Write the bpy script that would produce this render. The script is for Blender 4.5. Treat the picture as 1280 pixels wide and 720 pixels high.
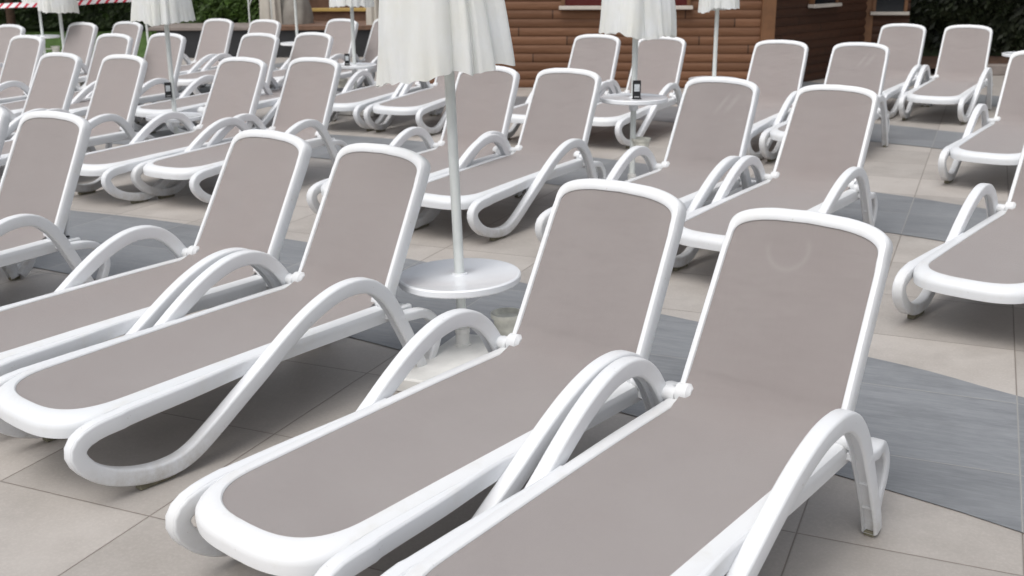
import bpy, math, random
from mathutils import Vector, Matrix, noise
R = math.radians
S = bpy.context.scene
for o in list(bpy.data.objects): bpy.data.objects.remove(o)
COL = S.collection

# ---------------------------------------------------------------- camera
CAM_H = 1.713; PITCH = R(16.68); ROLL = R(-0.32); YAW = 32.468; FPX = 1363.9
cd = bpy.data.cameras.new('camera'); cam = bpy.data.objects.new('camera', cd); COL.objects.link(cam)
fwd = Vector((0, math.cos(PITCH), -math.sin(PITCH))); rt0 = Vector((1, 0, 0)); up0 = rt0.cross(fwd)
rt = rt0*math.cos(ROLL) + up0*math.sin(ROLL); up = up0*math.cos(ROLL) - rt0*math.sin(ROLL)
cam.matrix_world = Matrix(((rt.x, up.x, -fwd.x, 0), (rt.y, up.y, -fwd.y, 0), (rt.z, up.z, -fwd.z, CAM_H), (0, 0, 0, 1)))
cd.sensor_width = 36; cd.lens = FPX/1280*36; cd.clip_end = 500; cd.clip_start = 0.05
cd.dof.use_dof = True; cd.dof.focus_distance = 3.8; cd.dof.aperture_fstop = 5.0
S.camera = cam

# ---------------------------------------------------------------- world, sun, exposure
SUN_EL, SUN_AZ = 60, 218          # degrees; azimuth clockwise from +Y
w = bpy.data.worlds.new('World'); S.world = w; w.use_nodes = True
nt = w.node_tree; nt.nodes.clear()
sky = nt.nodes.new('ShaderNodeTexSky'); sky.sky_type = 'NISHITA'; sky.sun_disc = False
sky.sun_elevation = R(SUN_EL); sky.sun_rotation = R(SUN_AZ); sky.dust_density = 4; sky.air_density = 1.0
hs = nt.nodes.new('ShaderNodeHueSaturation'); hs.inputs['Saturation'].default_value = 0.30
bg = nt.nodes.new('ShaderNodeBackground'); bg.inputs['Strength'].default_value = 0.13
wo = nt.nodes.new('ShaderNodeOutputWorld')
nt.links.new(sky.outputs[0], hs.inputs['Color']); nt.links.new(hs.outputs[0], bg.inputs['Color']); nt.links.new(bg.outputs[0], wo.inputs[0])
sd = bpy.data.lights.new('sun', 'SUN'); sd.energy = 1.2; sd.angle = R(50); sd.color = (1, .975, .94)
so = bpy.data.objects.new('sun', sd); COL.objects.link(so)
sdir = Vector((math.sin(R(SUN_AZ))*math.cos(R(SUN_EL)), math.cos(R(SUN_AZ))*math.cos(R(SUN_EL)), math.sin(R(SUN_EL))))
so.rotation_euler = (-sdir).to_track_quat('-Z', 'Y').to_euler()
vs = S.view_settings; vs.view_transform = 'Standard'; vs.look = 'None'; vs.gamma = 1; vs.use_curve_mapping = False
vs.exposure = 0.16
S.render.engine = 'CYCLES'

# ---------------------------------------------------------------- materials
def lin(r, g, b):
    f = lambda c: (c/255/12.92) if c/255 <= .04045 else ((c/255+.055)/1.055)**2.4
    return (f(r), f(g), f(b), 1)
class Mat:
    def __init__(s, name, color, rough=.5, spec=.5, sub=None):
        s.m = bpy.data.materials.new(name); s.m.use_nodes = True; s.t = s.m.node_tree
        s.b = s.t.nodes['Principled BSDF']; s.out = s.t.nodes['Material Output']
        s.set('Base Color', color if len(color) == 4 else (*color, 1)); s.set('Roughness', rough); s.set('Specular IOR Level', spec)
        s.coord = None
    def set(s, k, v): s.b.inputs[k].default_value = v
    def n(s, typ, **kw):
        x = s.t.nodes.new(typ)
        for k, v in kw.items(): setattr(x, k, v)
        return x
    def l(s, a, b): s.t.links.new(a, b)
    def co(s, which='Object'):
        if s.coord is None: s.coord = s.n('ShaderNodeTexCoord')
        return s.coord.outputs[which]
    def noise(s, scale, detail=4, rough=.5, vec=None, stretch=None):
        x = s.n('ShaderNodeTexNoise'); x.inputs['Scale'].default_value = scale; x.inputs['Detail'].default_value = detail; x.inputs['Roughness'].default_value = rough
        v = vec or s.co()
        if stretch:
            mp = s.n('ShaderNodeMapping'); mp.inputs['Scale'].default_value = stretch; s.l(v, mp.inputs[0]); v = mp.outputs[0]
        s.l(v, x.inputs['Vector']); return x.outputs['Fac']
    def ramp(s, fac, stops):
        r = s.n('ShaderNodeValToRGB'); e = r.color_ramp.elements
        e[0].position, e[0].color = stops[0]; e[1].position, e[1].color = stops[-1]
        for p, c in stops[1:-1]:
            k = e.new(p); k.color = c
        s.l(fac, r.inputs[0]); return r.outputs[0]
    def mix(s, fac, a, b, mode='MIX'):
        x = s.n('ShaderNodeMix', data_type='RGBA', blend_type=mode)
        for sock, v in ((x.inputs[0], fac), (x.inputs[6], a), (x.inputs[7], b)):
            if isinstance(v, (int, float)): sock.default_value = v
            elif isinstance(v, tuple): sock.default_value = v
            else: s.l(v, sock)
        return x.outputs[2]
    def math(s, op, a, b=None, c=None):
        x = s.n('ShaderNodeMath', operation=op)
        for i, v in enumerate((a, b, c)):
            if v is None: continue
            if isinstance(v, (int, float)): x.inputs[i].default_value = v
            else: s.l(v, x.inputs[i])
        return x.outputs[0]
    def bump(s, h, strength=.2, dist=.002):
        x = s.n('ShaderNodeBump'); x.inputs['Strength'].default_value = strength; x.inputs['Distance'].default_value = dist
        s.l(h, x.inputs['Height']); s.l(x.outputs[0], s.b.inputs['Normal'])
    def color(s, c): s.l(c, s.b.inputs['Base Color'])

def simple(name, c, rough=.5, var=.12, scale=6, bump=0):
    m = Mat(name, c, rough)
    n = m.noise(scale)
    a = tuple(x*(1-var) for x in c[:3])+(1,); b = tuple(min(1, x*(1+var)) for x in c[:3])+(1,)
    m.color(m.ramp(n, [(.3, a), (.7, b)]))
    if bump: m.bump(m.noise(scale*8), .4, bump)
    return m.m

def plastic():
    m = Mat('white_resin', (.8, .81, .82), .38, .5)
    rnd = m.n('ShaderNodeObjectInfo').outputs['Random']
    base = m.mix(rnd, (.74, .76, .78, 1), (.79, .80, .81, 1))
    d = m.noise(7, 6, .65); mask = m.ramp(d, [(.52, (0, 0, 0, 1)), (.75, (1, 1, 1, 1))])
    sp = m.ramp(m.noise(62, 3, .6), [(.70, (0, 0, 0, 1)), (.77, (1, 1, 1, 1))])
    base = m.mix(m.math('MULTIPLY', sp, .5), base, (.36, .32, .26, 1))
    m.color(m.mix(m.math('MULTIPLY', mask, .35), base, (.60, .57, .50, 1)))
    r = m.noise(14, 3); m.l(m.math('MULTIPLY_ADD', r, .25, .28), m.b.inputs['Roughness'])
    m.bump(m.noise(420, 2), .12, .0006)
    return m.m
def resin_scuffed():
    m = Mat('scuffed_resin', (.7, .7, .68), .5, .4)
    d = m.noise(16, 7, .7); z = m.n('ShaderNodeSeparateXYZ'); m.l(m.co(), z.inputs[0])
    low = m.ramp(z.outputs[2], [(.0, (1, 1, 1, 1)), (.16, (.0, .0, .0, 1))])
    k = m.math('MULTIPLY', m.ramp(d, [(.40, (0, 0, 0, 1)), (.72, (1, 1, 1, 1))]), low)
    d2 = m.noise(6, 6, .65); k2 = m.math('MULTIPLY', m.ramp(d2, [(.55, (0, 0, 0, 1)), (.8, (1, 1, 1, 1))]), .25)
    c = m.mix(k2, (.76, .775, .795, 1), (.62, .59, .52, 1))
    sp = m.ramp(m.noise(70, 3, .6), [(.70, (0, 0, 0, 1)), (.76, (1, 1, 1, 1))])
    c = m.mix(m.math('MULTIPLY', sp, .55), c, (.33, .29, .23, 1))
    m.color(m.mix(m.math('MULTIPLY', k, .75), c, (.40, .36, .29, 1)))
    r = m.noise(14, 3); m.l(m.math('MULTIPLY_ADD', r, .25, .3), m.b.inputs['Roughness'])
    m.bump(m.noise(420, 2), .12, .0006)
    return m.m
def fabric(name, mark=None):
    m = Mat(name, (.31, .275, .265), .62, .35)
    rnd = m.n('ShaderNodeObjectInfo').outputs['Random']
    base = m.mix(rnd, (.415, .355, .338, 1), (.365, .325, .316, 1))
    n = m.noise(3.5, 3, .5); base = m.mix(m.ramp(n, [(.3, (0, 0, 0, 1)), (.75, (1, 1, 1, 1))]), base, (.41, .37, .357, 1))
    # woven mesh: two crossed fine waves
    xyz = m.n('ShaderNodeSeparateXYZ'); m.l(m.co('UV'), xyz.inputs[0])
    a = m.math('SINE', m.math('MULTIPLY', xyz.outputs[0], 2*math.pi/.0028)); b = m.math('SINE', m.math('MULTIPLY', xyz.outputs[1], 2*math.pi/.0028))
    wv = m.math('MULTIPLY', a, b)
    st = m.noise(60, 2, .5, vec=m.co('UV'), stretch=(6, .25, 1))
    base = m.mix(m.math('MULTIPLY', st, .26), base, (.27, .235, .225, 1))
    base = m.mix(m.math('MULTIPLY_ADD', wv, .20, .20), base, (.225, .195, .187, 1))
    if mark == 'arc':       # faint pale ring near the top of the backrest
        u = m.math('SUBTRACT', xyz.outputs[0], -.045); v = m.math('SUBTRACT', xyz.outputs[1], .548)
        rr = m.math('SQRT', m.math('ADD', m.math('MULTIPLY', u, u), m.math('MULTIPLY', v, v)))
        ring = m.ramp(m.math('ABSOLUTE', m.math('SUBTRACT', rr, .068)), [(0, (1, 1, 1, 1)), (.014, (0, 0, 0, 1))])
        cut = m.ramp(m.math('ADD', v, m.math('MULTIPLY', u, -.25)), [(.0, (1, 1, 1, 1)), (.035, (0, 0, 0, 1))])
        base = m.mix(m.math('MULTIPLY', m.math('MULTIPLY', ring, cut), .16), base, (.55, .52, .50, 1))
    if mark == 'streak':
        u = m.math('SUBTRACT', xyz.outputs[0], m.math('MULTIPLY', m.math('SUBTRACT', xyz.outputs[1], .48), .55))
        s1 = m.ramp(m.math('ABSOLUTE', m.math('SUBTRACT', u, .03)), [(.004, (1, 1, 1, 1)), (.022, (0, 0, 0, 1))])
        s2 = m.ramp(m.math('ABSOLUTE', m.math('SUBTRACT', u, .10)), [(.004, (1, 1, 1, 1)), (.03, (0, 0, 0, 1))])
        vb = m.ramp(m.math('ABSOLUTE', m.math('SUBTRACT', xyz.outputs[1], .50)), [(.03, (1, 1, 1, 1)), (.085, (0, 0, 0, 1))])
        base = m.mix(m.math('MULTIPLY', m.math('MULTIPLY', m.math('MAXIMUM', s1, s2), vb), .15), base, (.6, .57, .56, 1))
    m.color(base); m.set('Sheen Weight', .3); m.set('Sheen Roughness', .5)
    big = m.noise(2.6, 3, .55, vec=m.co('UV'), stretch=(1, 2.2, 1))
    h = m.math('ADD', m.math('MULTIPLY', wv, .0006), m.math('MULTIPLY', big, .012)); m.bump(h, 1.0, 1.0)
    return m.m

TA = R(23.2)      # tile grid direction
def tile(name, c1, c2, grout, grainy, rough):
    m = Mat(name, c1, rough, .45)
    mp = m.n('ShaderNodeMapping'); mp.inputs['Rotation'].default_value = (0, 0, TA); m.l(m.co('Object'), mp.inputs[0])
    xyz = m.n('ShaderNodeSeparateXYZ'); m.l(mp.outputs[0], xyz.inputs[0])
    # v across (x'), u along (y')
    fx = m.math('DIVIDE', m.math('SUBTRACT', xyz.outputs[0], .262), .648); fy = m.math('DIVIDE', m.math('SUBTRACT', xyz.outputs[1], 3.14), .69)
    def dist(f, per):
        fr = m.math('FRACT', f); return m.math('MULTIPLY', m.math('MINIMUM', fr, m.math('SUBTRACT', 1, fr)), per)
    d = m.math('MINIMUM', dist(fx, .648), dist(fy, .69))
    line = m.ramp(d, [(.0016, (1, 1, 1, 1)), (.0042, (0, 0, 0, 1))])
    cell = m.n('ShaderNodeCombineXYZ'); m.l(m.math('FLOOR', fx), cell.inputs[0]); m.l(m.math('FLOOR', fy), cell.inputs[1])
    wn = m.n('ShaderNodeTexWhiteNoise', noise_dimensions='3D'); m.l(cell.outputs[0], wn.inputs['Vector'])
    off = m.n('ShaderNodeVectorMath', operation='ADD'); m.l(mp.outputs[0], off.inputs[0])
    sc = m.n('ShaderNodeVectorMath', operation='SCALE'); m.l(wn.outputs['Color'], sc.inputs[0]); sc.inputs['Scale'].default_value = 30; m.l(sc.outputs[0], off.inputs[1])
    if grainy:
        n1 = m.noise(5, 7, .68, vec=off.outputs[0], stretch=(.45, 5.5, 1)); n2 = m.noise(30, 4, .6, vec=off.outputs[0], stretch=(.5, 4, 1))
    else:
        n1 = m.noise(3.2, 6, .62, vec=off.outputs[0]); n2 = m.noise(90, 3, .7, vec=off.outputs[0])
    c = m.mix(m.ramp(n1, [(.3, (0, 0, 0, 1)), (.72, (1, 1, 1, 1))]), c1, c2)
    c = m.mix(m.math('MULTIPLY', m.ramp(n2, [(.45, (0, 0, 0, 1)), (.75, (1, 1, 1, 1))]), .35), c, tuple(x*1.25 for x in c2[:3])+(1,))
    tint = m.math('MULTIPLY_ADD', wn.outputs['Value'], .20, .88)
    tc = m.n('ShaderNodeCombineXYZ'); [m.l(tint, tc.inputs[i]) for i in range(3)]
    c = m.mix(1.0, c, tc.outputs[0], 'MULTIPLY')
    st = m.noise(1.6, 6, .7); c = m.mix(m.math('MULTIPLY', m.ramp(st, [(.50, (0, 0, 0, 1)), (.74, (1, 1, 1, 1))]), .42), c, tuple(x*.62 for x in c1[:3])+(1,))
    m.color(m.mix(line, c, grout))
    m.l(m.math('MULTIPLY_ADD', n1, .30, rough-.22), m.b.inputs['Roughness'])
    h = m.math('SUBTRACT', m.math('MULTIPLY', n2, .25), line); m.bump(h, .6, .0025)
    return m.m

WHITE = plastic(); SCUFF = resin_scuffed()
FAB = fabric('taupe_mesh'); FAB_ARC = fabric('taupe_mesh_marked', 'arc'); FAB_STREAK = fabric('taupe_mesh_streaked', 'streak')
BEIGE = tile('beige_tile', (.405, .373, .341, 1), (.49, .457, .425, 1), (.19, .162, .140, 1), False, .55)
GREY = tile('grey_tile', (.180, .190, .203, 1), (.280, .290, .303, 1), (.36, .35, .335, 1), True, .5)
PAD = simple('dirty_rubber', (.20, .185, .13), .8, .3, 30)
BLACK = simple('black_plastic', (.02, .02, .022), .35, .1)
DARKGAP = simple('dark_rack', (.05, .052, .056), .5, .2, 20)
CANVAS_C = (.86, .85, .80)
def canvas():
    m = Mat('cream_canvas', CANVAS_C, .85, .2)
    n = m.noise(4, 4, .6); c = m.mix(m.ramp(n, [(.35, (0, 0, 0, 1)), (.7, (1, 1, 1, 1))]), (.92, .92, .87, 1), (.94, .955, .96, 1))
    m.color(c); m.bump(m.noise(26, 6, .65), .45, .008)
    tr = m.n('ShaderNodeBsdfTranslucent'); m.l(c, tr.inputs[0]); mx = m.n('ShaderNodeMixShader'); mx.inputs[0].default_value = .38
    m.l(m.b.outputs[0], mx.inputs[1]); m.l(tr.outputs[0], mx.inputs[2]); m.l(mx.outputs[0], m.out.inputs[0]); return m.m
CANVAS = canvas()
POLE = simple('painted_pole', (.72, .75, .73), .4, .06, 12)
TABLEM = Mat('glossy_table', (.90, .92, .95), .2, .6)
_r = TABLEM.ramp(TABLEM.noise(7, 6, .7), [(.42, (0, 0, 0, 1)), (.62, (1, 1, 1, 1))])
TABLEM.color(TABLEM.mix(TABLEM.math('MULTIPLY', _r, .07), (.90, .92, .95, 1), (.70, .71, .70, 1)))
TABLEM.bump(TABLEM.noise(3, 2), .05, .002); TABLEM.l(TABLEM.math('MULTIPLY_ADD', _r, .10, .16), TABLEM.b.inputs['Roughness']); TABLEM = TABLEM.m
CONC = simple('cast_slab', (.74, .735, .71), .75, .10, 9, .001)
POTM = simple('aged_plastic', (.66, .65, .58), .6, .25, 14)
ASH = simple('ash_sand', (.20, .19, .165), .9, .45, 50, .002)
def wood(name, a, b, axis_stretch=(.6, .6, 9)):
    m = Mat(name, a, .6, .3)
    n1 = m.noise(5, 6, .65, stretch=(.35, 3, 6)); n2 = m.noise(1.7, 3)
    c = m.mix(m.ramp(n1, [(.3, (0, 0, 0, 1)), (.7, (1, 1, 1, 1))]), a, b)
    # each log plank gets its own tone: white noise on course and board index
    xyz = m.n('ShaderNodeSeparateXYZ'); m.l(m.co('UV'), xyz.inputs[0])
    row = m.math('FLOOR', xyz.outputs[1]); bx = m.math('FLOOR', m.math('ADD', m.math('MULTIPLY', xyz.outputs[0], .55), m.math('MULTIPLY', row, .37)))
    cv = m.n('ShaderNodeCombineXYZ'); m.l(row, cv.inputs[0]); m.l(bx, cv.inputs[1])
    wn = m.n('ShaderNodeTexWhiteNoise', noise_dimensions='3D'); m.l(cv.outputs[0], wn.inputs['Vector'])
    c = m.mix(m.math('MULTIPLY', wn.outputs['Value'], .55), c, tuple(x*.55 for x in a[:3])+(1,))
    fr = m.math('FRACT', m.math('ADD', m.math('MULTIPLY', xyz.outputs[0], .55), m.math('MULTIPLY', row, .37)))
    j = m.ramp(m.math('MINIMUM', fr, m.math('SUBTRACT', 1, fr)), [(.002, (1, 1, 1, 1)), (.006, (0, 0, 0, 1))])
    m.color(m.mix(j, c, (.02, .012, .008, 1))); m.bump(n1, .3, .003)
    return m.m
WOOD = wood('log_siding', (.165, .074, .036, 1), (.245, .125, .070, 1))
WOOD_SHADED = wood('shaded_log_siding', (.055, .022, .012, 1), (.08, .035, .018, 1))  # siding copy with roof and tree shade put into its colour
POSTM = simple('corner_post_wood', (.17, .08, .035), .6, .2, 7)
SILL = simple('sill_white', (.60, .55, .49), .5, .08)
GLASS = Mat('window_glass', (.10, .02, .018), .08, .6).m
GLASSD = Mat('dark_glass', (.015, .018, .022), .08, .6).m
LEAF = simple('hedge_leaf', (.075, .135, .028), .5, .55, 3)
LEAF3 = simple('shaded_leaf', (.016, .022, .008), .6, .5, 3)  # right hedge leaf, shade under the trees put into its colour
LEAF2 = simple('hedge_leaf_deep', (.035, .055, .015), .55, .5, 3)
BARK = simple('bark', (.09, .05, .035), .9, .3, 12, .004)
GRASS = simple('lawn', (.065, .125, .022), .9, .35, 9, .004)
STONE = simple('ledge_stone', (.25, .215, .195), .8, .18, 5, .002)
SOIL = simple('soil', (.085, .045, .028), .95, .4, 8, .01)
CHAR = simple('black_fascia', (.022, .023, .026), .6, .2, 5)
DECK = simple('deck_board', (.17, .095, .06), .65, .25, 6)
YEL = simple('yellow_edge', (.60, .42, .13), .55, .12, 6)
TARP = simple('grey_cover', (.30, .28, .25), .7, .2, 5, .004)
CURT = simple('beige_curtain', (.56, .53, .47), .85, .08, 5)
def tape():
    m = Mat('barrier_tape', (.8, .8, .8), .5, .4)
    xyz = m.n('ShaderNodeSeparateXYZ'); m.l(m.co('UV'), xyz.inputs[0])
    f = m.math('FRACT', m.math('ADD', m.math('DIVIDE', xyz.outputs[0], .155), m.math('MULTIPLY', xyz.outputs[1], -.55)))
    m.color(m.mix(m.ramp(f, [(.36, (1, 1, 1, 1)), (.37, (0, 0, 0, 1))]), (.8, .8, .82, 1), (.55, .02, .05, 1))); return m.m
TAPE = tape()

# ---------------------------------------------------------------- mesh helpers
class MB:
    def __init__(s): s.v = []; s.f = []; s.uv = {}
    def add(s, verts, faces):
        k = len(s.v); s.v += [tuple(p) for p in verts]; s.f += [tuple(i+k for i in f) for f in faces]; return k
    def box(s, x0, x1, y0, y1, z0, z1, M=None, bev=0):
        if bev:
            b = bev; vs = []
            for (z, i) in ((z0, b), (z0+b, 0), (z1-b, 0), (z1, b)):
                X0, X1, Y0, Y1 = x0+i, x1-i, y0+i, y1-i; c = b*.7 if i == 0 else b*.5
                vs += [(X0+c, Y0, z), (X1-c, Y0, z), (X1, Y0+c, z), (X1, Y1-c, z), (X1-c, Y1, z), (X0+c, Y1, z), (X0, Y1-c, z), (X0, Y0+c, z)]
            fs = [tuple(range(7, -1, -1)), tuple(range(24, 32))]
            for r in range(3):
                for i in range(8): j = (i+1) % 8; fs.append((r*8+i, r*8+j, r*8+8+j, r*8+8+i))
        else:
            vs = [(x0, y0, z0), (x1, y0, z0), (x1, y1, z0), (x0, y1, z0), (x0, y0, z1), (x1, y0, z1), (x1, y1, z1), (x0, y1, z1)]
            fs = [(3, 2, 1, 0), (4, 5, 6, 7), (0, 1, 5, 4), (1, 2, 6, 5), (2, 3, 7, 6), (3, 0, 4, 7)]
        if M: vs = [M @ Vector(v) for v in vs]
        s.add(vs, fs)
    def rings(s, rings, closed=False, cap=True):
        n = len(rings[0]); base = len(s.v)
        for r in rings: s.v += [tuple(p) for p in r]
        m = len(rings)
        for i in range(m if closed else m-1):
            a = base+i*n; b = base+((i+1) % m)*n
            for j in range(n): k = (j+1) % n; s.f.append((a+j, a+k, b+k, b+j))
        if cap and not closed:
            s.f.append(tuple(base+j for j in range(n-1, -1, -1))); s.f.append(tuple(base+(m-1)*n+j for j in range(n)))
    def tube(s, p0, p1, r0, r1=None, n=14):
        p0, p1 = Vector(p0), Vector(p1); r1 = r0 if r1 is None else r1; d = (p1-p0).normalized()
        a = d.orthogonal().normalized(); b = d.cross(a)
        s.rings([[p+(a*math.cos(t)+b*math.sin(t))*r for t in [2*math.pi*i/n for i in range(n)]] for p, r in ((p0, r0), (p1, r1))])
    def lathe(s, prof, c=(0, 0, 0), n=32):
        s.rings([[(c[0]+r*math.cos(2*math.pi*i/n), c[1]+r*math.sin(2*math.pi*i/n), c[2]+z) for i in range(n)] for r, z in prof])
    def path_tube(s, pts, r, n=8):
        pts = [Vector(p) for p in pts]; rs = []
        for i, p in enumerate(pts):
            d = (pts[min(i+1, len(pts)-1)]-pts[max(i-1, 0)]).normalized(); a = d.cross(Vector((0, 0, 1)))
            a = a.normalized() if a.length > .05 else Vector((1, 0, 0)); b = a.cross(d)
            rs.append([p+(a*math.cos(t)+b*math.sin(t))*r for t in [2*math.pi*k/n for k in range(n)]])
        s.rings(rs)
    def build(s, name, mat, parent=None, smooth=None, uvf=None, loc=None):
        me = bpy.data.meshes.new(name); me.from_pydata(s.v, [], s.f)
        me.materials.append(mat)
        if uvf:
            ul = me.uv_layers.new(name='UVMap')
            for lp in me.loops: ul.data[lp.index].uv = uvf(me.vertices[lp.vertex_index].co)
        me.validate(); me.update()
        o = bpy.data.objects.new(name, me); COL.objects.link(o)
        if smooth is not None:
            me.shade_smooth(); me.set_sharp_from_angle(angle=R(smooth))
        if parent: o.parent = parent
        if loc: o.location = loc
        return o
def tag(o, label=None, cat=None, group=None, kind=None):
    for k, v in (('label', label), ('category', cat), ('group', group), ('kind', kind)):
        if v: o[k] = v
    return o
def empty(name, loc=(0, 0, 0), rz=0):
    o = bpy.data.objects.new(name, None); COL.objects.link(o); o.location = loc; o.rotation_euler = (0, 0, rz); o.empty_display_size = .1; return o
def copy_tree(o, parent=None):
    c = o.copy(); COL.objects.link(c)
    if parent: c.parent = parent
    for ch in list(o.children): copy_tree(ch, c)
    return c
def sm(t): t = min(1, max(0, t)); return t*t*(3-2*t)
def crom(pts, step=.022):
    P = [pts[0]]+list(pts)+[pts[-1]]; out = []
    for i in range(1, len(P)-2):
        p0, p1, p2, p3 = [Vector(q) for q in P[i-1:i+3]]; n = max(2, int((p2-p1).length/step))
        for k in range(n):
            t = k/n; out.append(.5*((2*p1)+(-p0+p2)*t+(2*p0-5*p1+4*p2-p3)*t*t+(-p0+3*p1-3*p2+p3)*t**3))
    out.append(Vector(pts[-1])); return out
def rrect(w, t, r, k=3, groove=0, gw=.62):
    # rounded rectangle in (a: across x, b: outward normal). inner side (b=-t/2) may carry a groove
    pts = []
    for cx, cy, a0 in ((w/2-r, t/2-r, 0), (-w/2+r, t/2-r, 90), (-w/2+r, -t/2+r, 180), (w/2-r, -t/2+r, 270)):
        for i in range(k+1):
            a = R(a0+90*i/k); pts.append((cx+r*math.cos(a), cy+r*math.sin(a)))
        if a0 == 180:
            g = w*gw/2
            pts += [(-g, -t/2), (-g+.003, -t/2+groove+.0005), (g-.003, -t/2+groove+.0005), (g, -t/2)]
    return pts
def strip(mb, yz, x, w, t, r=.012, groove=None, flip=1, width=None, gw=.62, xoff=None):
    """band following a path in the plane of the side; flip=1 puts the outer face on the left of travel"""
    P = crom([(0, a, b) for a, b in yz]); rings = []; n = len(P)
    L = [0]
    for i in range(1, n): L.append(L[-1]+(P[i]-P[i-1]).length)
    for i, p in enumerate(P):
        d = (P[min(i+1, n-1)]-P[max(i-1, 0)]).normalized(); nn = Vector((0, -d.z, d.y))*flip
        g = groove(p, L[i]/L[-1]) if groove else 0
        tt = width(p, L[i]/L[-1]) if width else t
        xx = x+(xoff(p, L[i]/L[-1]) if xoff else 0)
        rings.append([Vector((xx+a, 0, 0))+p+nn*b for a, b in rrect(w, tt, min(r, tt*.45), 3, g, gw)])
    if flip < 0: rings = [list(reversed(q)) for q in rings]
    mb.rings(rings)

# ---------------------------------------------------------------- the lounger
def ztop(y):
    P = [(-1.46, .300), (-1.30, .309), (-.9, .326), (-.45, .342), (-.1, .350), (0, .352), (.4, .35)]
    for (a, za), (b, zb) in zip(P, P[1:]):
        if y <= b: return za+(zb-za)*max(0, (y-a))/(b-a)
    return .35
def ucurve(hw, yf, rad, n=26, y1=0.0, ex=.62):
    """points from right hinge side forward round the foot end to the left hinge side"""
    pts = []
    for y in [y1-(y1-(yf+rad))*i/14 for i in range(14)]: pts.append((hw, y))
    for i in range(n+1):
        t = math.pi*i/n; c, s_ = math.cos(t), max(0.0, math.sin(t))
        pts.append((hw*math.copysign(abs(c)**ex, c), yf+rad-rad*s_**ex))
    for y in [(yf+rad)+(y1-(yf+rad))*i/14 for i in range(1, 15)]: pts.append((-hw, y))
    return pts
HWI, HWO = .250, .306
def foot_taper(y): return 1-.06*min(1, max(0, (-y-.3)/1.1))
def back_outline(hb, ht, top, rad, crown, n=30):
    pts = []
    for i in range(15): t = i/15; z = -.005+(top-rad+.005)*t; pts.append((hb+(ht-hb)*(z/BH), z))
    for i in range(n+1):
        t = math.pi*i/n; c, s_ = math.cos(t), max(0.0, math.sin(t))
        xx = math.copysign(abs(c)**.36, c)*ht; zz = top-rad+rad*s_**.62
        pts.append((xx, zz-crown*(xx/ht)**2*s_))
    for i in range(14, -1, -1): t = i/15; z = -.005+(top-rad+.005)*t; pts.append((-(hb+(ht-hb)*(z/BH)), z))
    return pts
BH = .662; BACK_IN = back_outline(.257, .243, BH-.044, .090, .022); BACK_OUT = back_outline(.282, .268, BH, .105, .026)
INNER = [(x*foot_taper(y), y) for x, y in ucurve(HWI, -1.392, .22, ex=.72)]; OUTER = [(x*foot_taper(y), y) for x, y in ucurve(HWO, -1.458, .25, ex=.68)]
def sling_mesh(lean):
    """one mesh cloth from the foot end over the bend to the top of the backrest; lean in degrees"""
    A = R(lean); nx = 20; rows = []; W = lambda j: -1+2*j/nx
    half = [(HWI, -.13)]+[p for p in INNER if p[0] >= 0 and p[1] < -.14]
    for hx, y in reversed(half):
        rows.append([((hx+.003)*W(j), y, ztop(y)-.005-.012*(1-W(j)**2)*min(1, (y+1.392)/.25), y) for j in range(nx+1)])
    def backpt(x, t, w, sag):           # point on the backrest plane, t along it
        n_ = -.004+sag*(1-w*w); return (x, t*math.sin(A)+n_*math.cos(A), .365+t*math.cos(A)-n_*math.sin(A))
    P0 = Vector((-.13, ztop(-.13)-.005)); T = .085; e = backpt(0, T, 1, 0); P2 = Vector((e[1], e[2])); P1 = Vector((-.018, .346))
    for i in range(1, 14):
        t = i/14; p = P0*(1-t)**2+P1*2*t*(1-t)+P2*t*t; d = ((P1-P0)*(1-t)+(P2-P1)*t).normalized(); nn = Vector((d.y, -d.x)); hw = .253+.004*t
        rows.append([(hw*W(j), p.x+nn.x*.011*(1-W(j)**2), p.y+nn.y*.011*(1-W(j)**2), -.13+.23*t) for j in range(nx+1)])
    hb = [p for p in BACK_IN if p[0] >= 0]
    hb = [(hb[0][0], T+(.520-T)*i/16) for i in range(17)]+[p for p in hb if p[1] > .529]
    for hx, z in hb:
        hx = min(hx, .257+(.243-.257)*z/BH)+.002
        rows.append([backpt(hx*W(j), z+.001, W(j), .010*min(1, max(0, .620-z)/.12))+(z+.02,) for j in range(nx+1)])
    me = bpy.data.meshes.new('sling'); v = [q[:3] for r in rows for q in r]
    f = [(i*(nx+1)+j, i*(nx+1)+j+1, (i+1)*(nx+1)+j+1, (i+1)*(nx+1)+j) for i in range(len(rows)-1) for j in range(nx)]
    me.from_pydata(v, [], f); me.materials.append(FAB); uv = me.uv_layers.new(name='UVMap'); par = [q[3] for r in rows for q in r]
    for lp in me.loops: uv.data[lp.index].uv = (v[lp.vertex_index][0], par[lp.vertex_index])
    me.shade_smooth(); me.update(); return me
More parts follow.
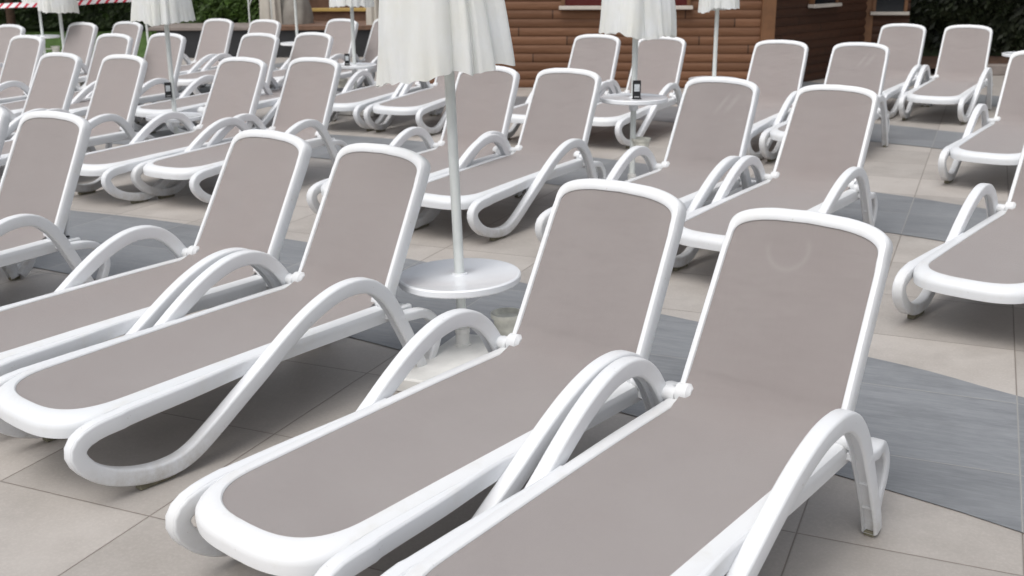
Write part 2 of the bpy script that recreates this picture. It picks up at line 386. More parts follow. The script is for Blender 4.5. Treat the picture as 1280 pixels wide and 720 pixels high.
def make_lounger():
    root = empty('sun_lounger')
    # frame ring: rails and foot end, with cross bars underneath
    inn, out = INNER, OUTER; fr = MB(); rings = []
    for (xi, yi), (xo, yo) in zip(inn, out):
        zi, zo = ztop(yi), ztop(yo); f = min(1, max(0, (-yo-1.2)/.2)); f = f*f*(3-2*f)
        d = .064+.006*f; dx, dy = xo-xi, yo-yi
        P = lambda k, z: (xi+dx*k, yi+dy*k, z)
        drop = .010*f
        rings.append([P(0, zi-.020), P(0, zi-.003), P(.06, zi+.001), P(.3, zi+.002), P(.65, zo-drop*.5), P(.88, zo-.006-drop), P(.98, zo-.018-drop), P(1, zo-.03-drop), P(.96, zo-d), P(.86, zo-d-.003), P(.60, zo-d-.002), P(.56, zo-.03-drop), P(.15, zi-.022)])
    fr.rings(rings)
    for y, z in ((-1.20, .268), (-.62, .288), (-.06, .300)): fr.box(-.285, .285, y-.02, y+.02, z-.018, z+.016, bev=.006)
    # rear rails and the toothed back rack
    for s in (-1, 1):
        fr.box(*sorted((s*.280, s*.304)), -.02, .13, .285, .330, bev=.006)
    fr.box(-.30, .30, .10, .13, .285, .322, bev=.006)
    frame = fr.build('frame', WHITE, root, 35)
    for s in (-1, 1):
        rk = MB()
        rk.box(*sorted((s*.205, s*.222)), -.04, .15, .290, .312)
        for k in range(3): rk.box(*sorted((s*.205, s*.222)), .02+k*.045, .035+k*.045, .312, .330)
        rk.build('rack', DARKGAP, root)
    # sides: one continuous loop-arm-leg band and the rear loop
    front = [(-.62, .301), (-.72, .2975), (-.80, .2945), (-.95, .287), (-1.12, .280), (-1.25, .273), (-1.345, .262), (-1.400, .238), (-1.415, .198), (-1.385, .145), (-1.32, .094), (-1.23, .059), (-1.14, .044), (-1.055, .049), (-.985, .076), (-.90, .130), (-.80, .200), (-.68, .283), (-.57, .362), (-.47, .425), (-.38, .468), (-.30, .492), (-.22, .497), (-.15, .480), (-.09, .438), (-.04, .378), (.005, .300), (.05, .215), (.090, .135), (.122, .068), (.138, .018)]
    rear = [(.00, .310), (.10, .300), (.18, .280), (.235, .242), (.258, .195), (.256, .145), (.235, .098), (.205, .055), (.168, .022)]
    for s in (-1, 1):
        mb = MB(); xs = lambda y: .343-.038*min(1, max(0, (-y-.25)/1.1)); x = .343*s
        strip(mb, front, x, .051, .060, .009, groove=lambda p, t: .016*min(1, max(0, (p.y+.50)/.1)) if t > .5 else 0.0, flip=1, width=lambda p, t: .060-.008*min(1, max(0, (t-.85)/.15)), gw=.74,
              xoff=lambda p, t: -s*(.018*sm((p.y+1.36)/.35)+.032*sm((p.y+1.10)/.42)) if t < .22 else 0)
        strip(mb, rear, x, .052, .040, .009, groove=lambda p, t: 0.0, flip=1, xoff=lambda p, t: -s*.034*min(1, max(0, (p.y-.08)/.15)))
        mb.v = [(vx+s*(xs(vy)-.343), vy, vz) for vx, vy, vz in mb.v]
        # webs joining rail and band
        xa, xb = sorted((s*.300, s*.325)); mb.box(xa, xb, -.03, .02, .300, .330, bev=.005)
        for yy, zz in ((.048, .21), (.098, .11)): mb.box(*sorted((s*.326, s*.360)), yy-.012, yy+.012, zz-.003, zz+.003)
        sf = mb.build('armrest', SCUFF, root, 40)
        for y0, y1, z1 in ((-1.215, -1.075, .026), (.115, .172, .016)):
            xx = s*xs(y0); pd = MB(); pd.box(xx-.017, xx+.017, y0, y1, 0, z1, bev=.004); pd.build('foot', PAD, sf)
        # hinge
        kb = MB()
        kb.tube((s*.322, -.016, .358), (s*.276, -.016, .358), .025, .025, 20); kb.tube((s*.276, -.016, .358), (s*.273, -.016, .358), .028, .028, 20)
        kb.tube((s*.273, -.008, .366), (s*.234, -.006, .370), .033, .032, 26); kb.tube((s*.234, -.006, .370), (s*.222, -.006, .371), .032, .018, 26)
        kb.box(*sorted((s*.296, s*.325)), -.035, .012, .335, .378, bev=.006)
        kb.build('hinge', WHITE, root, 35)
    # backrest: origin at the hinge axis, standing along local +z, leaned by rotation about x
    bk = MB(); H = BH; bi = BACK_IN; bo = BACK_OUT; rings = []
    for (xi, zi), (xo, zo) in zip(bi, bo):
        dx, dz = xo-xi, zo-zi
        P = lambda k, y: (xi+dx*k, y-.022*(zi/H)**2*0, zi+dz*k)
        rings.append([P(0, .004), P(0, -.008), P(.1, -.012), P(.4, -.014), P(.75, -.012), P(.93, -.005), P(1, .004), P(1, .038), P(.93, .043), P(.50, .043), P(.42, .038), P(.40, .006)])
    bk.rings([list(reversed(r)) for r in rings])
    bk.box(-.25, .25, .030, .044, .20, .235, bev=.005)
    back = bk.build('backrest', WHITE, root, 35); back.location = (0, 0, .365); back.rotation_euler = (R(-26.2), 0, 0)
    sl = bpy.data.objects.new('sling', sling_mesh(26.2)); COL.objects.link(sl); sl.parent = root
    # support strut behind the backrest
    st = MB()
    top, bot = .22, .30
    for s in (-1, 1):
        st.path_tube([(s*.19, .158, .585), (s*.195, .150, .45), (s*.20, .118, .325)], .011)
    st.path_tube([(-.20, .118, .325), (.20, .118, .325)], .009); st.path_tube([(-.19, .158, .58), (.19, .158, .58)], .009)
    st.build('back_strut', WHITE, root, 40)
    return root

proto = make_lounger()
GROUP = 'white sun loungers set out in rows on the tiled deck'
LOUNGERS = [  # x, y, turn, recline, label
    ('L1', 0.759, 3.139, 6.4, 1.6, 'nearest sun lounger at the front right, a faint pale ring on its backrest mesh'),
    ('L2', 0.208, 3.630, 8.0, 0.4, 'second nearest lounger, its left armrest in front of the low round parasol table'),
    ('L3', -0.739, 4.487, 7.0, 0.8, 'front row lounger left of the big parasol, whole teardrop side loop in view'),
    ('L4', -1.335, 4.965, 6.7, 2.4, 'second front row lounger left of the big parasol, foot end cut by the frame'),
    ('L5', -2.60, 5.64, -1.0, 0.7, 'front row lounger at far left with backrest, right armrest and rear loop in view'),
    ('L6', -3.22, 6.08, -1.0, 0.7, 'lounger cut by the left photo edge, only its backrest rim in the front row'),
    ('M1', 1.911, 6.815, 4.8, 2.8, 'second row lounger right behind the nearest one, its foot end hidden'),
    ('M2', 1.260, 7.217, 4.2, 0.0, 'second row lounger right of the tall parasol table, its armrest before that pole'),
    ('M3', 0.274, 7.945, 0.6, 0.9, 'second row lounger right of the big parasol pole, teardrop loop in full view'),
    ('M4', -0.314, 8.180, 0.2, -0.2, 'second row lounger, backrest half behind the big hanging parasol canopy'),
    ('M5', -1.771, 8.992, -1.0, 0.1, 'second row lounger left of the big parasol, right one of a touching pair'),
    ('M6', -2.418, 9.133, 0.4, 1.3, 'second row lounger left of the big parasol, left one of a touching pair'),
    ('M7', -3.49, 9.39, -0.5, -0.2, 'second row lounger immediately left of the pole with a black card at its foot'),
    ('M8', -4.200, 9.758, -0.8, 1.6, 'second row lounger at far left above the leftmost full front row backrest'),
    ('P', 3.005, 5.853, 8.5, 0.0, 'lounger at the right photo edge, broad foot end on show, nearest of that side'),
    ('Q', 4.421, 9.332, 3.8, 0.0, 'lounger at the upper right photo edge, foot end over the open tiled aisle'),
    ('N', 5.256, 12.954, -0.1, -2.1, 'rearmost lounger on the right, seat in full view before the dark hedge'),
    ('N2', 4.617, 13.348, 1.8, -1.4, 'rear right lounger just left of the rearmost full one, before the dark hedge'),
    ('R', 3.193, 10.394, 0.4, 0.7, 'third row lounger in front of the dark cabin side wall, pale streaks on its back'),
    ('S', 2.522, 10.741, -0.6, 0.2, 'third row lounger with its backrest across the foot of the cabin corner post'),
    ('T', 1.451, 11.514, -2.0, 1.2, 'third row lounger right behind the tall round parasol table with the black card'),
    ('U', 0.792, 11.694, -2.0, -0.9, 'third row lounger left of the tall round parasol table, before the log wall'),
    ('V1', -1.290, 12.735, -8.0, 0.0, 'third row lounger behind the left part of the big canopy, seat and loop showing'),
    ('V2', -0.619, 12.410, -8.0, 0.0, 'third row lounger directly under the big canopy hem, rounded foot end showing'),
    ('W2', -2.359, 12.364, -0.3, -0.2, 'third row lounger backrest next left of the small back table with a card'),
    ('W1', -2.932, 12.243, -1.5, -0.9, 'third row lounger backrest below the left beige curtain, second from the small card table'),
    ('W3', -3.968, 12.274, -2.4, -1.7, 'third row lounger backrest crossed by the upper left parasol pole'),
    ('W4', -4.543, 12.238, -2.6, -1.8, 'third row lounger backrest midway between the two upper left parasol poles'),
    ('W5', -5.459, 12.083, -2.0, -1.1, 'third row lounger at far left, backrest just left of the lawn patch'),
    ('X1', -4.220, 15.50, -1.8, -1.7, 'back row lounger right of the upper left canopy, before the black terrace face'),
    ('X2', -3.516, 15.240, -1.6, -0.9, 'back row lounger, only its backrest top showing below the left beige curtain'),
    ('X6', -2.481, 15.386, -0.5, -0.3, 'back row lounger before the brown deck, a thin parasol pole crossing its backrest'),
    ('X7', -1.863, 15.604, -0.3, 0.6, 'back row lounger at the left edge of the big canopy, before the black terrace face'),
    ('X3', -5.845, 14.742, -2.0, -1.1, 'back row lounger before the hedge, just right of the lawn patch'),
    ('X4', -5.306, 14.924, -1.6, -0.9, 'back row lounger before the hedge, overlapped by the hanging upper left canopy'),
    ('X5', -6.611, 14.288, -2.4, -1.4, 'back row lounger cut by the left photo edge under the striped tape'),
]
BACK = {}
for i, (key, x, y, th, rec, lab) in enumerate(LOUNGERS):
    o = proto if i == 0 else copy_tree(proto)
    o.location = (x, y, 0); o.rotation_euler = (0, 0, -R(YAW+th))
    tag(o, lab, 'sun lounger', GROUP)
    for ch in o.children:
        if ch.name.startswith('backrest'): ch.rotation_euler = (R(-26.2-rec), 0, 0)
        if ch.name.startswith('sling'):
            ch.data = sling_mesh(26.2+rec); ch.data.materials[0] = {'L1': FAB_ARC, 'M2': FAB_STREAK, 'R': FAB_STREAK}.get(key, FAB)

# ---------------------------------------------------------------- floor
g = MB(); g.add([(-40, -6, 0), (40, -6, 0), (40, 60, 0), (-40, 60, 0)], [(0, 1, 2, 3)])
tag(g.build('floor', BEIGE), kind='structure')
edge_u = [(-7.5, 9.3), (-5.0, 8.45), (-3.13, 7.70), (-2.19, 7.25), (-.55, 6.28), (.6, 5.35), (1.665, 4.54), (2.10, 4.09), (3.2, 3.0), (4.4, 2.1), (6.0, 1.3)]
edge_l = [(-8.0, 8.2), (-5.4, 7.25), (-3.5, 6.5), (-2.57, 6.05), (-.93, 5.02), (.35, 4.05), (1.28, 3.30), (1.61, 3.00), (2.6, 2.05), (3.9, 1.0), (5.6, .1)]
for k in range(4):
    U = crom([(x+1.2*k, y+3.6*k, .004) for x, y in edge_u], .15); L_ = crom([(x+1.2*k, y+3.6*k, .004) for x, y in edge_l], .15)
    m = 120; pk = lambda A_, t: A_[min(len(A_)-1, int(t*(len(A_)-1)))]
    b = MB(); up_ = [pk(U, i/m) for i in range(m+1)]; lo_ = [pk(L_, i/m) for i in range(m+1)]
    b.v = [tuple(p) for p in lo_+up_]; b.f = [(i, i+1, m+2+i, m+1+i) for i in range(m)]
    tag(b.build('floor_band', GREY), kind='structure')

# ---------------------------------------------------------------- parasols
def canopy_mesh(seed, rb, zb, zt, hem=.030, tilt=0.0):
    rnd = random.Random(seed); ph = rnd.random()*6.28; mb = MB(); n = 288; rings = []
    folds = [(rnd.uniform(.6, 1.2), rnd.uniform(0, 6.28)) for _ in range(8)]
    hz = [rnd.uniform(-1, 1) for _ in range(9)]
    levels = [0, .006, .012, .025, .04, .065, .09, .12, .16, .20, .25, .30, .36, .42, .48, .55, .62, .70, .78, .85, .92, 1.0]
    for q in levels:
        z = zb+(zt-zb)*q; rr = rb*(1-.80*q**1.4); ring = []
        for i in range(n):
            t = 2*math.pi*i/n; u = (t*8/(2*math.pi)+ph+.55*math.sin(t*2+ph)+.3*math.sin(t*3+seed)) % 8; k = int(u); f = u-k
            lobe = max(0, math.sin(math.pi*f))**.5                   # eight hanging flaps with sharp creases between
            pl = max(0, math.sin(f*math.pi*(1+(k % 2))+folds[k][1]))*.08*(1-.5*q)
            sw = noise.noise(Vector((math.cos(t)*1.5, math.sin(t)*1.5, z*1.3+seed)))*.16+noise.noise(Vector((math.cos(t)*5, math.sin(t)*5, z*2.2+seed)))*.045
            r_ = rr*(.82+.13*lobe*folds[k][0]+pl+sw)
            r_ *= 1+(.014*math.sin(t*17+seed)+.012*math.sin(t*31+2*seed))*max(0, 1-q*9)
            h = hem*(hz[k]*(1-f)+hz[(k+1) % 8]*f)+.012*lobe+.005*math.sin(t*19+seed) if q < .3 else 0
            ring.append((r_*math.cos(t), r_*math.sin(t), (z-h*(1-q*3) if q < .3 else z)+tilt*math.cos(t)*(1-q)))
        rings.append(ring)
    # turned-in hem
    inner = [[(x*.88, y*.88, z+.02) for x, y, z in rings[0]]]
    mid = [[(x*.5, y*.5, zb+.22) for x, y, z in rings[0]]]
    mb.rings(mid+inner+rings, cap=True)
    return mb
def parasol(x, y, table_z, label, seed, lean=0.0, rb=.28, slab=True, tr=.27, bucket=True, canopy_z=1.2, tilt=0.0, slab_off=(0.126, -.22), slab_rot=-23.2, bz=.20, boff=(.20, .05)):
    root = empty('parasol', (x, y, 0)); tag(root, label, 'parasol', 'closed white parasols standing between the loungers')
    root.rotation_euler = (0, R(lean), 0)
    b = MB(); M = Matrix.Translation((slab_off[0], slab_off[1], 0)) @ Matrix.Rotation(R(slab_rot), 4, 'Z')
    b.box(-.30, -.002, -.30, .30, .006, .072, M, bev=.008); b.box(.002, .30, -.30, .30, .006, .070, M, bev=.008)
    b.build('base_slab', CONC, root, 30)
    c = MB(); c.lathe([(.040, .070), (.040, .078), (.031, .080), (.031, .125), (.029, .130), (.033, .131), (.033, .150), (.024, .153), (.024, .158)], n=24); c.build('pole_socket', CONC, root, 35)
    p = MB(); p.lathe([(.0215, .15), (.0215, canopy_z+1.25), (.016, canopy_z+1.26), (.001, canopy_z+1.27)], n=20); p.build('pole', POLE, root, 40)
    t = MB(); z = table_z
    t.lathe([(.03, z-.034), (tr-.03, z-.030), (tr-.006, z-.034), (tr, z-.028), (tr, z-.006), (tr-.005, z-.001), (tr-.014, z), (tr-.022, z-.004), (.05, z-.004), (.036, z-.002), (.033, z+.004), (.023, z+.005)], n=72)
    t.lathe([(.034, z-.10), (.034, z-.032)], n=20)
    t.build('table_top', TABLEM, root, 35)
    if bucket:
        k = MB(); cx, cy = boff
        k.lathe([(.052, bz-.10), (.062, bz-.03), (.065, bz-.022), (.072, bz-.020), (.074, bz), (.068, bz), (.060, bz-.02)], (cx, cy, 0), 28)
        k.path_tube([(.02, 0, bz-.045), (cx*.65, cy*.65, bz-.045)], .008)
        bo_ = k.build('ash_bucket', POTM, root, 40)
        a = MB(); a.lathe([(.001, bz-.021), (.060, bz-.022)], (cx, cy, 0), 24); a.build('ash', ASH, bo_)
    cn = canopy_mesh(seed, rb, canopy_z, canopy_z+1.22, tilt=tilt).build('canopy', CANVAS, root, 60)
    cn.location = (-.03 if lean else 0, 0, 0)      # the folded cloth hangs a little to one side of its pole
    return root
parasol(-.218, 4.60, .402, 'largest closed parasol in front, its cream canopy hanging over a low round white table', 3, lean=-1.7, rb=.31, canopy_z=1.285, tilt=.045)
def card(x, y, z, rz, label):
    root = empty('card_holder', (x, y, z), rz); tag(root, label, 'card holder', 'black card holders on the parasol tables')
    m = MB(); m.box(-.030, .030, -.005, .005, 0, .135, bev=.002); m.box(-.034, .034, -.022, .022, 0, .006, bev=.002); m.build('holder', BLACK, root, 30)
    q = MB(); q.box(-.020, .020, -.0075, -.0055, .055, .108); q.build('card', simple('card_white', (.55, .58, .60), .5, .2, 60), root)
    q = MB(); q.box(-.018, .018, -.0070, -.0055, .012, .019); q.build('lettering', simple('card_print', (.5, .5, .5), .5, .3, 300), root)
    return root
parasol(.92, 8.23, .735, 'closed cream parasol before the log cabin with a tall round table and black card', 7, rb=.275, tr=.255, bz=.43, boff=(.06, -.03), canopy_z=1.20)
card(.925, 8.10, .735, R(4), 'black card holder on the tall round table right of centre')
parasol(-3.115, 10.15, .36, 'closed white parasol at upper left, its canopy hem above a black card holder', 11, rb=.29, tr=.26, bz=.20, boff=(.1, -.02), canopy_z=1.21)
card(-3.145, 10.117, .53, R(20), 'black card holder at the foot of the upper left parasol pole')
parasol(-6.01, 15.0, .42, 'small closed white parasol at far left in front of the striped tape', 19, rb=.275, canopy_z=1.10)
parasol(-7.70, 18.4, .58, 'distant small parasol at the far left top edge, its white bucket against the lawn', 23, rb=.27, bz=.41, boff=(.19, .0), canopy_z=1.12)
parasol(-1.86, 13.2, .545, 'parasol in the back behind a small table with black card, before the brown deck', 29, rb=.27, bz=.38, boff=(-.15, -.05), canopy_z=1.22)
card(-1.93, 13.1, .545, R(8), 'small black card holder on the table in the back left of the big parasol')
parasol(-3.36, 17.6, .50, 'thin white parasol pole in the back with a small table, beside the grey covered heap', 31, rb=.27, canopy_z=1.45)
parasol(2.17, 11.8, .50, 'closed white parasol right of centre with bare pole before the log wall', 37, rb=.235, canopy_z=1.22)
parasol(5.86, 12.6, .68, 'parasol table edge cut by the right photo edge behind the upper right lounger', 41, rb=.25, canopy_z=1.52)

# ---------------------------------------------------------------- log cabin
def logwall(mb, p0, p1, z0, z1, course=.118, depth=.020):
    p0, p1 = Vector((*p0, 0)), Vector((*p1, 0)); d = (p1-p0); L = d.length; d.normalize(); nrm = Vector((d.y, -d.x, 0))
    nz = int((z1-z0)/course); prof = []
    for k in range(nz):
        for f in (0, .06, .15, .35, .6, .82, .94): prof.append((z0+course*(k+f), depth*(max(0, math.sin(math.pi*min(1, f/.94))))**.5 if f > 0 else 0.0))
    base = len(mb.v); n = len(prof); m = 2
    for i in range(m):
        for z, o in prof: mb.v.append(tuple(p0+d*L*i/(m-1)+nrm*o+Vector((0, 0, z))))
    for j in range(n-1): mb.f.append((base+j, base+n+j, base+n+j+1, base+j+1))
def uvwall(p0, p1):
    p0 = Vector((*p0, 0)); d = (Vector((*p1, 0))-p0).normalized()
    return lambda c: ((Vector((c.x, c.y, 0))-p0).dot(d), c.z/.118+.001)
cab = empty('log_cabin', (3.85, 15.3, 0)); tag(cab, 'brown log cabin with rounded siding, pale window sills and a corner post', 'cabin')
def cpart(mb, name, mat, sm=None, uvf=None, parent=None):
    o = mb.build(name, mat, None, sm, uvf); o.parent = parent or cab; o.matrix_parent_inverse = Matrix.Translation(-Vector(cab.location)); return o
C0, C1 = (-1.3, 15.70), (3.57, 15.30); C2 = (5.58, 17.55); C3 = (6.20, 17.45)
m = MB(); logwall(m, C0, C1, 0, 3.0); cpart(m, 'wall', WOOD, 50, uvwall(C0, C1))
m = MB(); logwall(m, C1, C2, 0, 3.0); o = cpart(m, 'wall', WOOD_SHADED, 50, uvwall(C1, C2)); o['label'] = 'side wall with shade painted into its dark siding'
m = MB(); logwall(m, C2, C3, 0, 3.0); cpart(m, 'wall', WOOD_SHADED, 50, uvwall(C2, C3))
m = MB(); m.box(C1[0]-.16, C1[0]+.03, C1[1]-.08, C1[1]+.08, 0, 3.0, bev=.01); cpart(m, 'corner_post', POSTM); m = MB(); m.box(C2[0]-.07, C2[0]+.07, C2[1]-.07, C2[1]+.07, 0, 3.0, bev=.01); cpart(m, 'corner_post', POSTM)
m = MB(); m.v = [(C0[0]-.5, C0[1]-.7, 3.0), (C1[0]+.4, C1[1]-.8, 3.0), (C2[0]+.9, C2[1]-.5, 3.0), (C3[0]+.4, C3[1]-.6, 3.0), (C3[0]+.4, 22, 3.3), (C0[0]-.5, 22, 3.3)]
m.f = [(0, 1, 2, 3, 4, 5)]; m.v += [(x, y, z+.12) for x, y, z in m.v]; m.f += [(11, 10, 9, 8, 7, 6)]+[(i, (i+1) % 6, 6+(i+1) % 6, 6+i) for i in range(6)]; cpart(m, 'roof', POSTM)  # unseen roof, its overhang added to shade the side walls
def window(p, d, w, z0, z1, glass):
    d = Vector((*d, 0)).normalized(); n_ = Vector((d.y, -d.x, 0)); M = Matrix(((d.x, -n_.x, 0, p[0]), (d.y, -n_.y, 0, p[1]), (0, 0, 1, 0), (0, 0, 0, 1)))
    m = MB()
    for x0, x1, a, b_ in ((-w/2-.05, -w/2, z0, z1), (w/2, w/2+.05, z0, z1), (-w/2-.05, w/2+.05, z1, z1+.06)): m.box(x0, x1, -.085, -.01, a, b_, M)
    fr = cpart(m, 'window', POSTM)
    m = MB(); m.box(-w/2, w/2, -.062, -.058, z0, z1, M); q = m.build('pane', glass); q.parent = fr; q.matrix_parent_inverse = Matrix()
    m = MB(); m.box(-w/2-.08, w/2+.08, -.13, -.02, z0-.05, z0, M, bev=.006); q = m.build('sill', SILL); q.parent = fr; q.matrix_parent_inverse = Matrix()
fd = (C1[0]-C0[0], C1[1]-C0[1]); sdv = (C2[0]-C1[0], C2[1]-C1[1]); td = (C3[0]-C2[0], C3[1]-C2[1])
window((1.58, 15.463), fd, 1.66, 1.12, 2.2, GLASS)
window((4.50, 16.34), sdv, .70, 1.10, 2.1, GLASSD)
window((5.89, 17.50), td, .42, .93, 2.1, GLASSD)

# ---------------------------------------------------------------- hedges and planting
def leaves(mb, rnd, pts, size):
    for p in pts:
        a = Vector((rnd.gauss(0, 1), rnd.gauss(0, 1), rnd.gauss(0, 1))).normalized(); b = a.orthogonal().normalized(); b.rotate(Matrix.Rotation(rnd.random()*6.28, 3, a)) if False else None
        c = a.cross(b); s = size*rnd.uniform(.6, 1.4); k = len(mb.v)
        mb.v += [tuple(p+b*s), tuple(p+c*s*.42), tuple(p-b*s), tuple(p-c*s*.42)]; mb.f.append((k, k+1, k+2, k+3))
def hedge(x0, x1, y0, y1, h, n, label, seed, mat, size=.045, group=None):
    rnd = random.Random(seed); root = empty('hedge', ((x0+x1)/2, (y0+y1)/2, 0)); tag(root, label, 'hedge', group)
    cx, cy = root.location.x, root.location.y
    pts = []
    for _ in range(n):
        x = rnd.uniform(x0, x1); z = rnd.uniform(.02, 1)**.8*h
        b = noise.noise(Vector((x*1.4, z*1.7, seed)))*.22
        if rnd.random() < .22: y = rnd.uniform(y0, y1); z = h+b+rnd.gauss(0, .05)
        else: y = y0+b+abs(rnd.gauss(0, .10))
        pts.append(Vector((x-cx, y-cy, z)))
    mb = MB(); leaves(mb, rnd, pts, size); mb.build('foliage', mat, root)
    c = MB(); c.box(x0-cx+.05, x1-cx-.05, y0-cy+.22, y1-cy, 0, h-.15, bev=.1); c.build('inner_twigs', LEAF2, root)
    return root
lawn = MB(); lawn.add([(-22, 19.2, .012), (-6.7, 21.0, .012), (-6.7, 31, .012), (-22, 31, .012)], [(0, 1, 2, 3)]); tag(lawn.build('lawn', GRASS), kind='structure')
gr_ = MB(); rnd = random.Random(5)
for _ in range(26000):
    x = rnd.uniform(-15, -7.2); y = rnd.uniform(21.2, 29); s = rnd.uniform(.02, .05); a = rnd.random()*6.28; k = len(gr_.v)
    gr_.v += [(x, y, .012), (x+.008*math.cos(a), y+.008*math.sin(a), .012), (x+.02*math.cos(a+1), y+.02*math.sin(a+1), s)]; gr_.f.append((k, k+1, k+2))
tag(gr_.build('grass', GRASS), 'short green lawn grass at the far left under the hedge', 'grass', kind='stuff')
hedge(-22, -7.6, 29.0, 30.2, 3.0, 36000, 'dark clipped hedge behind the striped tape at far left', 2, LEAF2, .07)
hedge(-7.1, -4.75, 22.25, 23.3, 2.4, 26000, 'bright green bushy hedge above the stone ledge left of the curtains', 4, LEAF, .06)
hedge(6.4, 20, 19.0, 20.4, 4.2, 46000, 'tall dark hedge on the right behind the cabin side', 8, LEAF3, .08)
def tree(x, y, h, cr, label, seed):
    rnd = random.Random(seed); root = empty('tree', (x, y, 0)); tag(root, label, 'tree', 'trees behind the hedges')
    t = MB(); t.path_tube([(0, 0, 0), (.05, 0, h*.3), (-.04, .05, h*.6), (0, 0, h*.8)], .11, 10)
    for k in range(5):
        a = rnd.random()*6.28; t.path_tube([(0, 0, h*.5), (math.cos(a)*cr*.4, math.sin(a)*cr*.4, h*.7), (math.cos(a)*cr*.8, math.sin(a)*cr*.8, h*.85)], .04, 7)
    t.build('trunk', BARK, root, 40)
    pts = []; cl = [(Vector((rnd.gauss(0, cr*.45), rnd.gauss(0, cr*.45), h*.8+rnd.gauss(0, cr*.3))), rnd.uniform(.3, .6)*cr) for _ in range(16)]
    for _ in range(9000):
        c, r_ = rnd.choice(cl); v = Vector((rnd.gauss(0, 1), rnd.gauss(0, 1), rnd.gauss(0, 1))).normalized()*r_*rnd.random()**.4; pts.append(c+v)
    m = MB(); leaves(m, rnd, pts, .09); m.build('crown', LEAF2, root)
tree(-12.6, 28.3, 4.8, 1.9, 'slim tree with brown trunk in the dark hedge at far left', 3)
tree(9.2, 18.3, 5.0, 2.4, 'unseen tree added to shade the dark hedge right of the cabin', 5)  # out of view, added so its crown shades the hedge
tree(13.0, 18.0, 5.0, 2.4, 'unseen tree added at the far right to shade the dark hedge', 6)  # second unseen tree, added to darken the right side
bed = MB(); bed.add([(6.3, 17.0, .10), (22, 16.2, .10), (22, 19.4, .10), (6.3, 19.4, .10)], [(0, 1, 2, 3)]); tag(bed.build('soil', SOIL), kind='structure')
kb = MB(); kb.box(0, 15, 0, .22, 0, .16, Matrix.Translation((7.2, 16.85, 0)) @ Matrix.Rotation(R(-3), 4, 'Z'), bev=.015); tag(kb.build('kerb', STONE), kind='structure')

# barrier tape on two posts
tp = empty('barrier_tape', (-9, 20.3, 0)); tag(tp, 'red and white striped barrier tape strung in front of the left hedge', 'barrier tape')
t = MB(); N = 60; X0, X1 = -12.5, -6.6
for i in range(N+1):
    q = i/N; x = X0+(X1-X0)*q-(-9); z = 1.00+.10*q-.075*math.sin(math.pi*q)+.010*math.sin(q*23); tw = .02*math.sin(q*9)
    t.v += [(x, tw, z-.042), (x, -tw, z+.042)]
t.f = [(2*i, 2*i+2, 2*i+3, 2*i+1) for i in range(N)]
tb = t.build('tape', TAPE, tp, 60, uvf=lambda c: (c.x, (c.z-1.2)/.084))
p = MB(); p.tube((X0+9, .03, 0), (X0+9, .03, 1.15), .02); p.build('post', POLE, tp); p = MB(); p.tube((X1+9, .03, 0), (X1+9, .03, 1.25), .02); p.build('post', POLE, tp)

# ---------------------------------------------------------------- terrace with ledge, deck steps, covered heap and curtains
tr_ = empty('terrace', (-3.5, 21.0, 0)); tag(tr_, 'raised brown terrace with black front face, stone ledge and yellow-edged steps', 'terrace')
def tpart(mb, name, mat, sm=None):
    o = mb.build(name, mat, None, sm); o.parent = tr_; o.matrix_parent_inverse = Matrix.Translation(-Vector(tr_.location)); return o
m = MB(); m.box(-6.6, -2.0, 20.9, 21.2, 0, .50); tpart(m, 'black_face', CHAR)
m = MB(); m.box(-6.75, -4.75, 20.84, 22.2, .503, .57, bev=.01); tpart(m, 'stone_ledge', STONE)
m = MB(); m.box(-4.74, -1.9, 20.84, 22.7, .503, .56); tpart(m, 'deck', DECK)
for k in range(9):
    m = MB(); m.box(-4.74, -1.9, 20.86+k*.205, 21.05+k*.205, .5605, .575, bev=.004)
    tpart(m, 'board', DECK)
st_ = MB(); st_.box(-4.4, -1.9, 22.72, 25, .56, .755); tpart(st_, 'step', DECK)
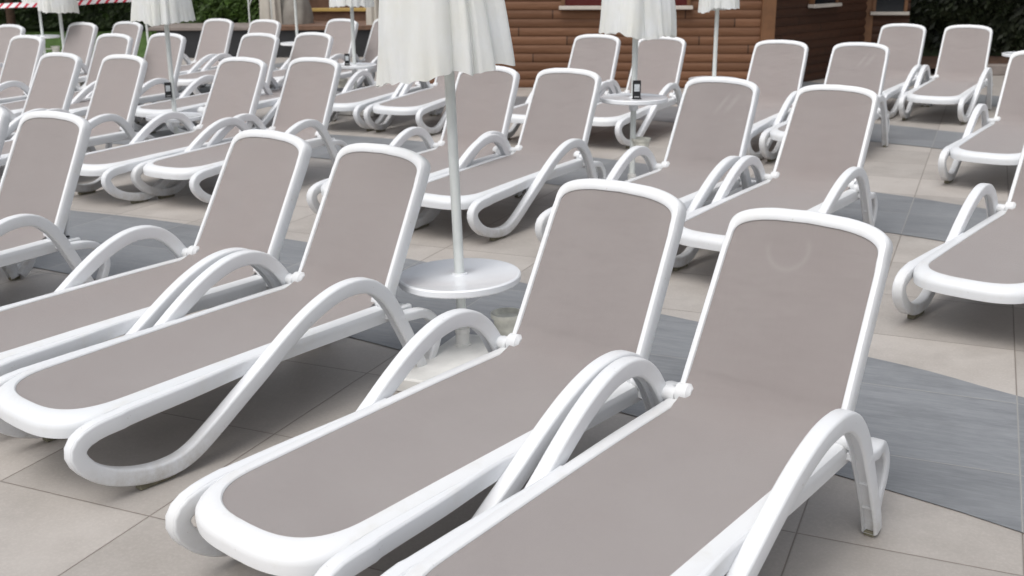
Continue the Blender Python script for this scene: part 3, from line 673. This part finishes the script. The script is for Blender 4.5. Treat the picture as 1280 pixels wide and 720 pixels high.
st_ = MB(); st_.box(-4.42, -1.9, 22.66, 22.74, .760, .825, bev=.006); tpart(st_, 'yellow_nosing', YEL)
st_ = MB(); st_.box(-4.4, -1.9, 23.4, 27, .76, .98, bev=.01); tpart(st_, 'step', DECK)
def curtain(x, y, w, z0, z1, seed, label):
    root = empty('curtain', (x, y, z0)); tag(root, label, 'curtain', 'beige gazebo curtains hanging by the terrace')
    m = MB(); n = 48; rings = []
    for q in [i/12 for i in range(13)]:
        z = (z1-z0)*q; ring = []
        for i in range(n):
            t = 2*math.pi*i/n; f = 1+.16*math.sin(t*7+seed+q*1.5)+.10*math.sin(t*13+seed*2); r_ = w/2*(1-.25*q)*f
            ring.append((r_*math.cos(t), r_*.6*math.sin(t), z))
        rings.append(ring)
    m.rings(rings); m.build('cloth', CURT, root, 60); return root
curtain(-4.58, 21.4, .36, .57, 2.6, 1, 'left beige tied curtain standing on the terrace beside the grey heap')
curtain(-2.55, 21.2, .30, .57, 2.6, 4, 'right beige curtain partly hidden by the big parasol canopy')
# grey covered heap
h = MB(); rings = []
for q in [0, .15, .35, .6, .8, .93, 1]:
    ring = []
    for i in range(48):
        t = 2*math.pi*i/48; r_ = (1-.55*q**2)*(1+.13*noise.noise(Vector((math.cos(t)*2, math.sin(t)*2, q*2.5))))*(1 if q < 1 else .6)
        ring.append((.36*r_*math.cos(t)+.05*q, .34*r_*math.sin(t), .72*q+.05*math.sin(t*3)*q))
    rings.append(ring)
h.rings(rings); ob = h.build('covered_heap', TARP, None, 60); ob.location = (-4.20, 21.75, .575); tag(ob, 'grey tarpaulin covered heap standing between curtain and parasol pole', 'covered heap')
# folding frame left of the curtain
fr = MB(); fr.tube((0, 0, 0), (0, 0, 1.5), .014); fr.tube((.0, .02, .35), (.28, .02, .95), .011); fr.tube((.42, .02, 0), (.42, .02, 1.5), .014); fr.tube((0, .02, 1.3), (.42, .02, 1.3), .012)
ob = fr.build('folding_frame', POLE, None, 40); ob.location = (-4.95, 21.3, .57); tag(ob, 'thin white metal frame with a diagonal brace in front of the hedge', 'metal frame')
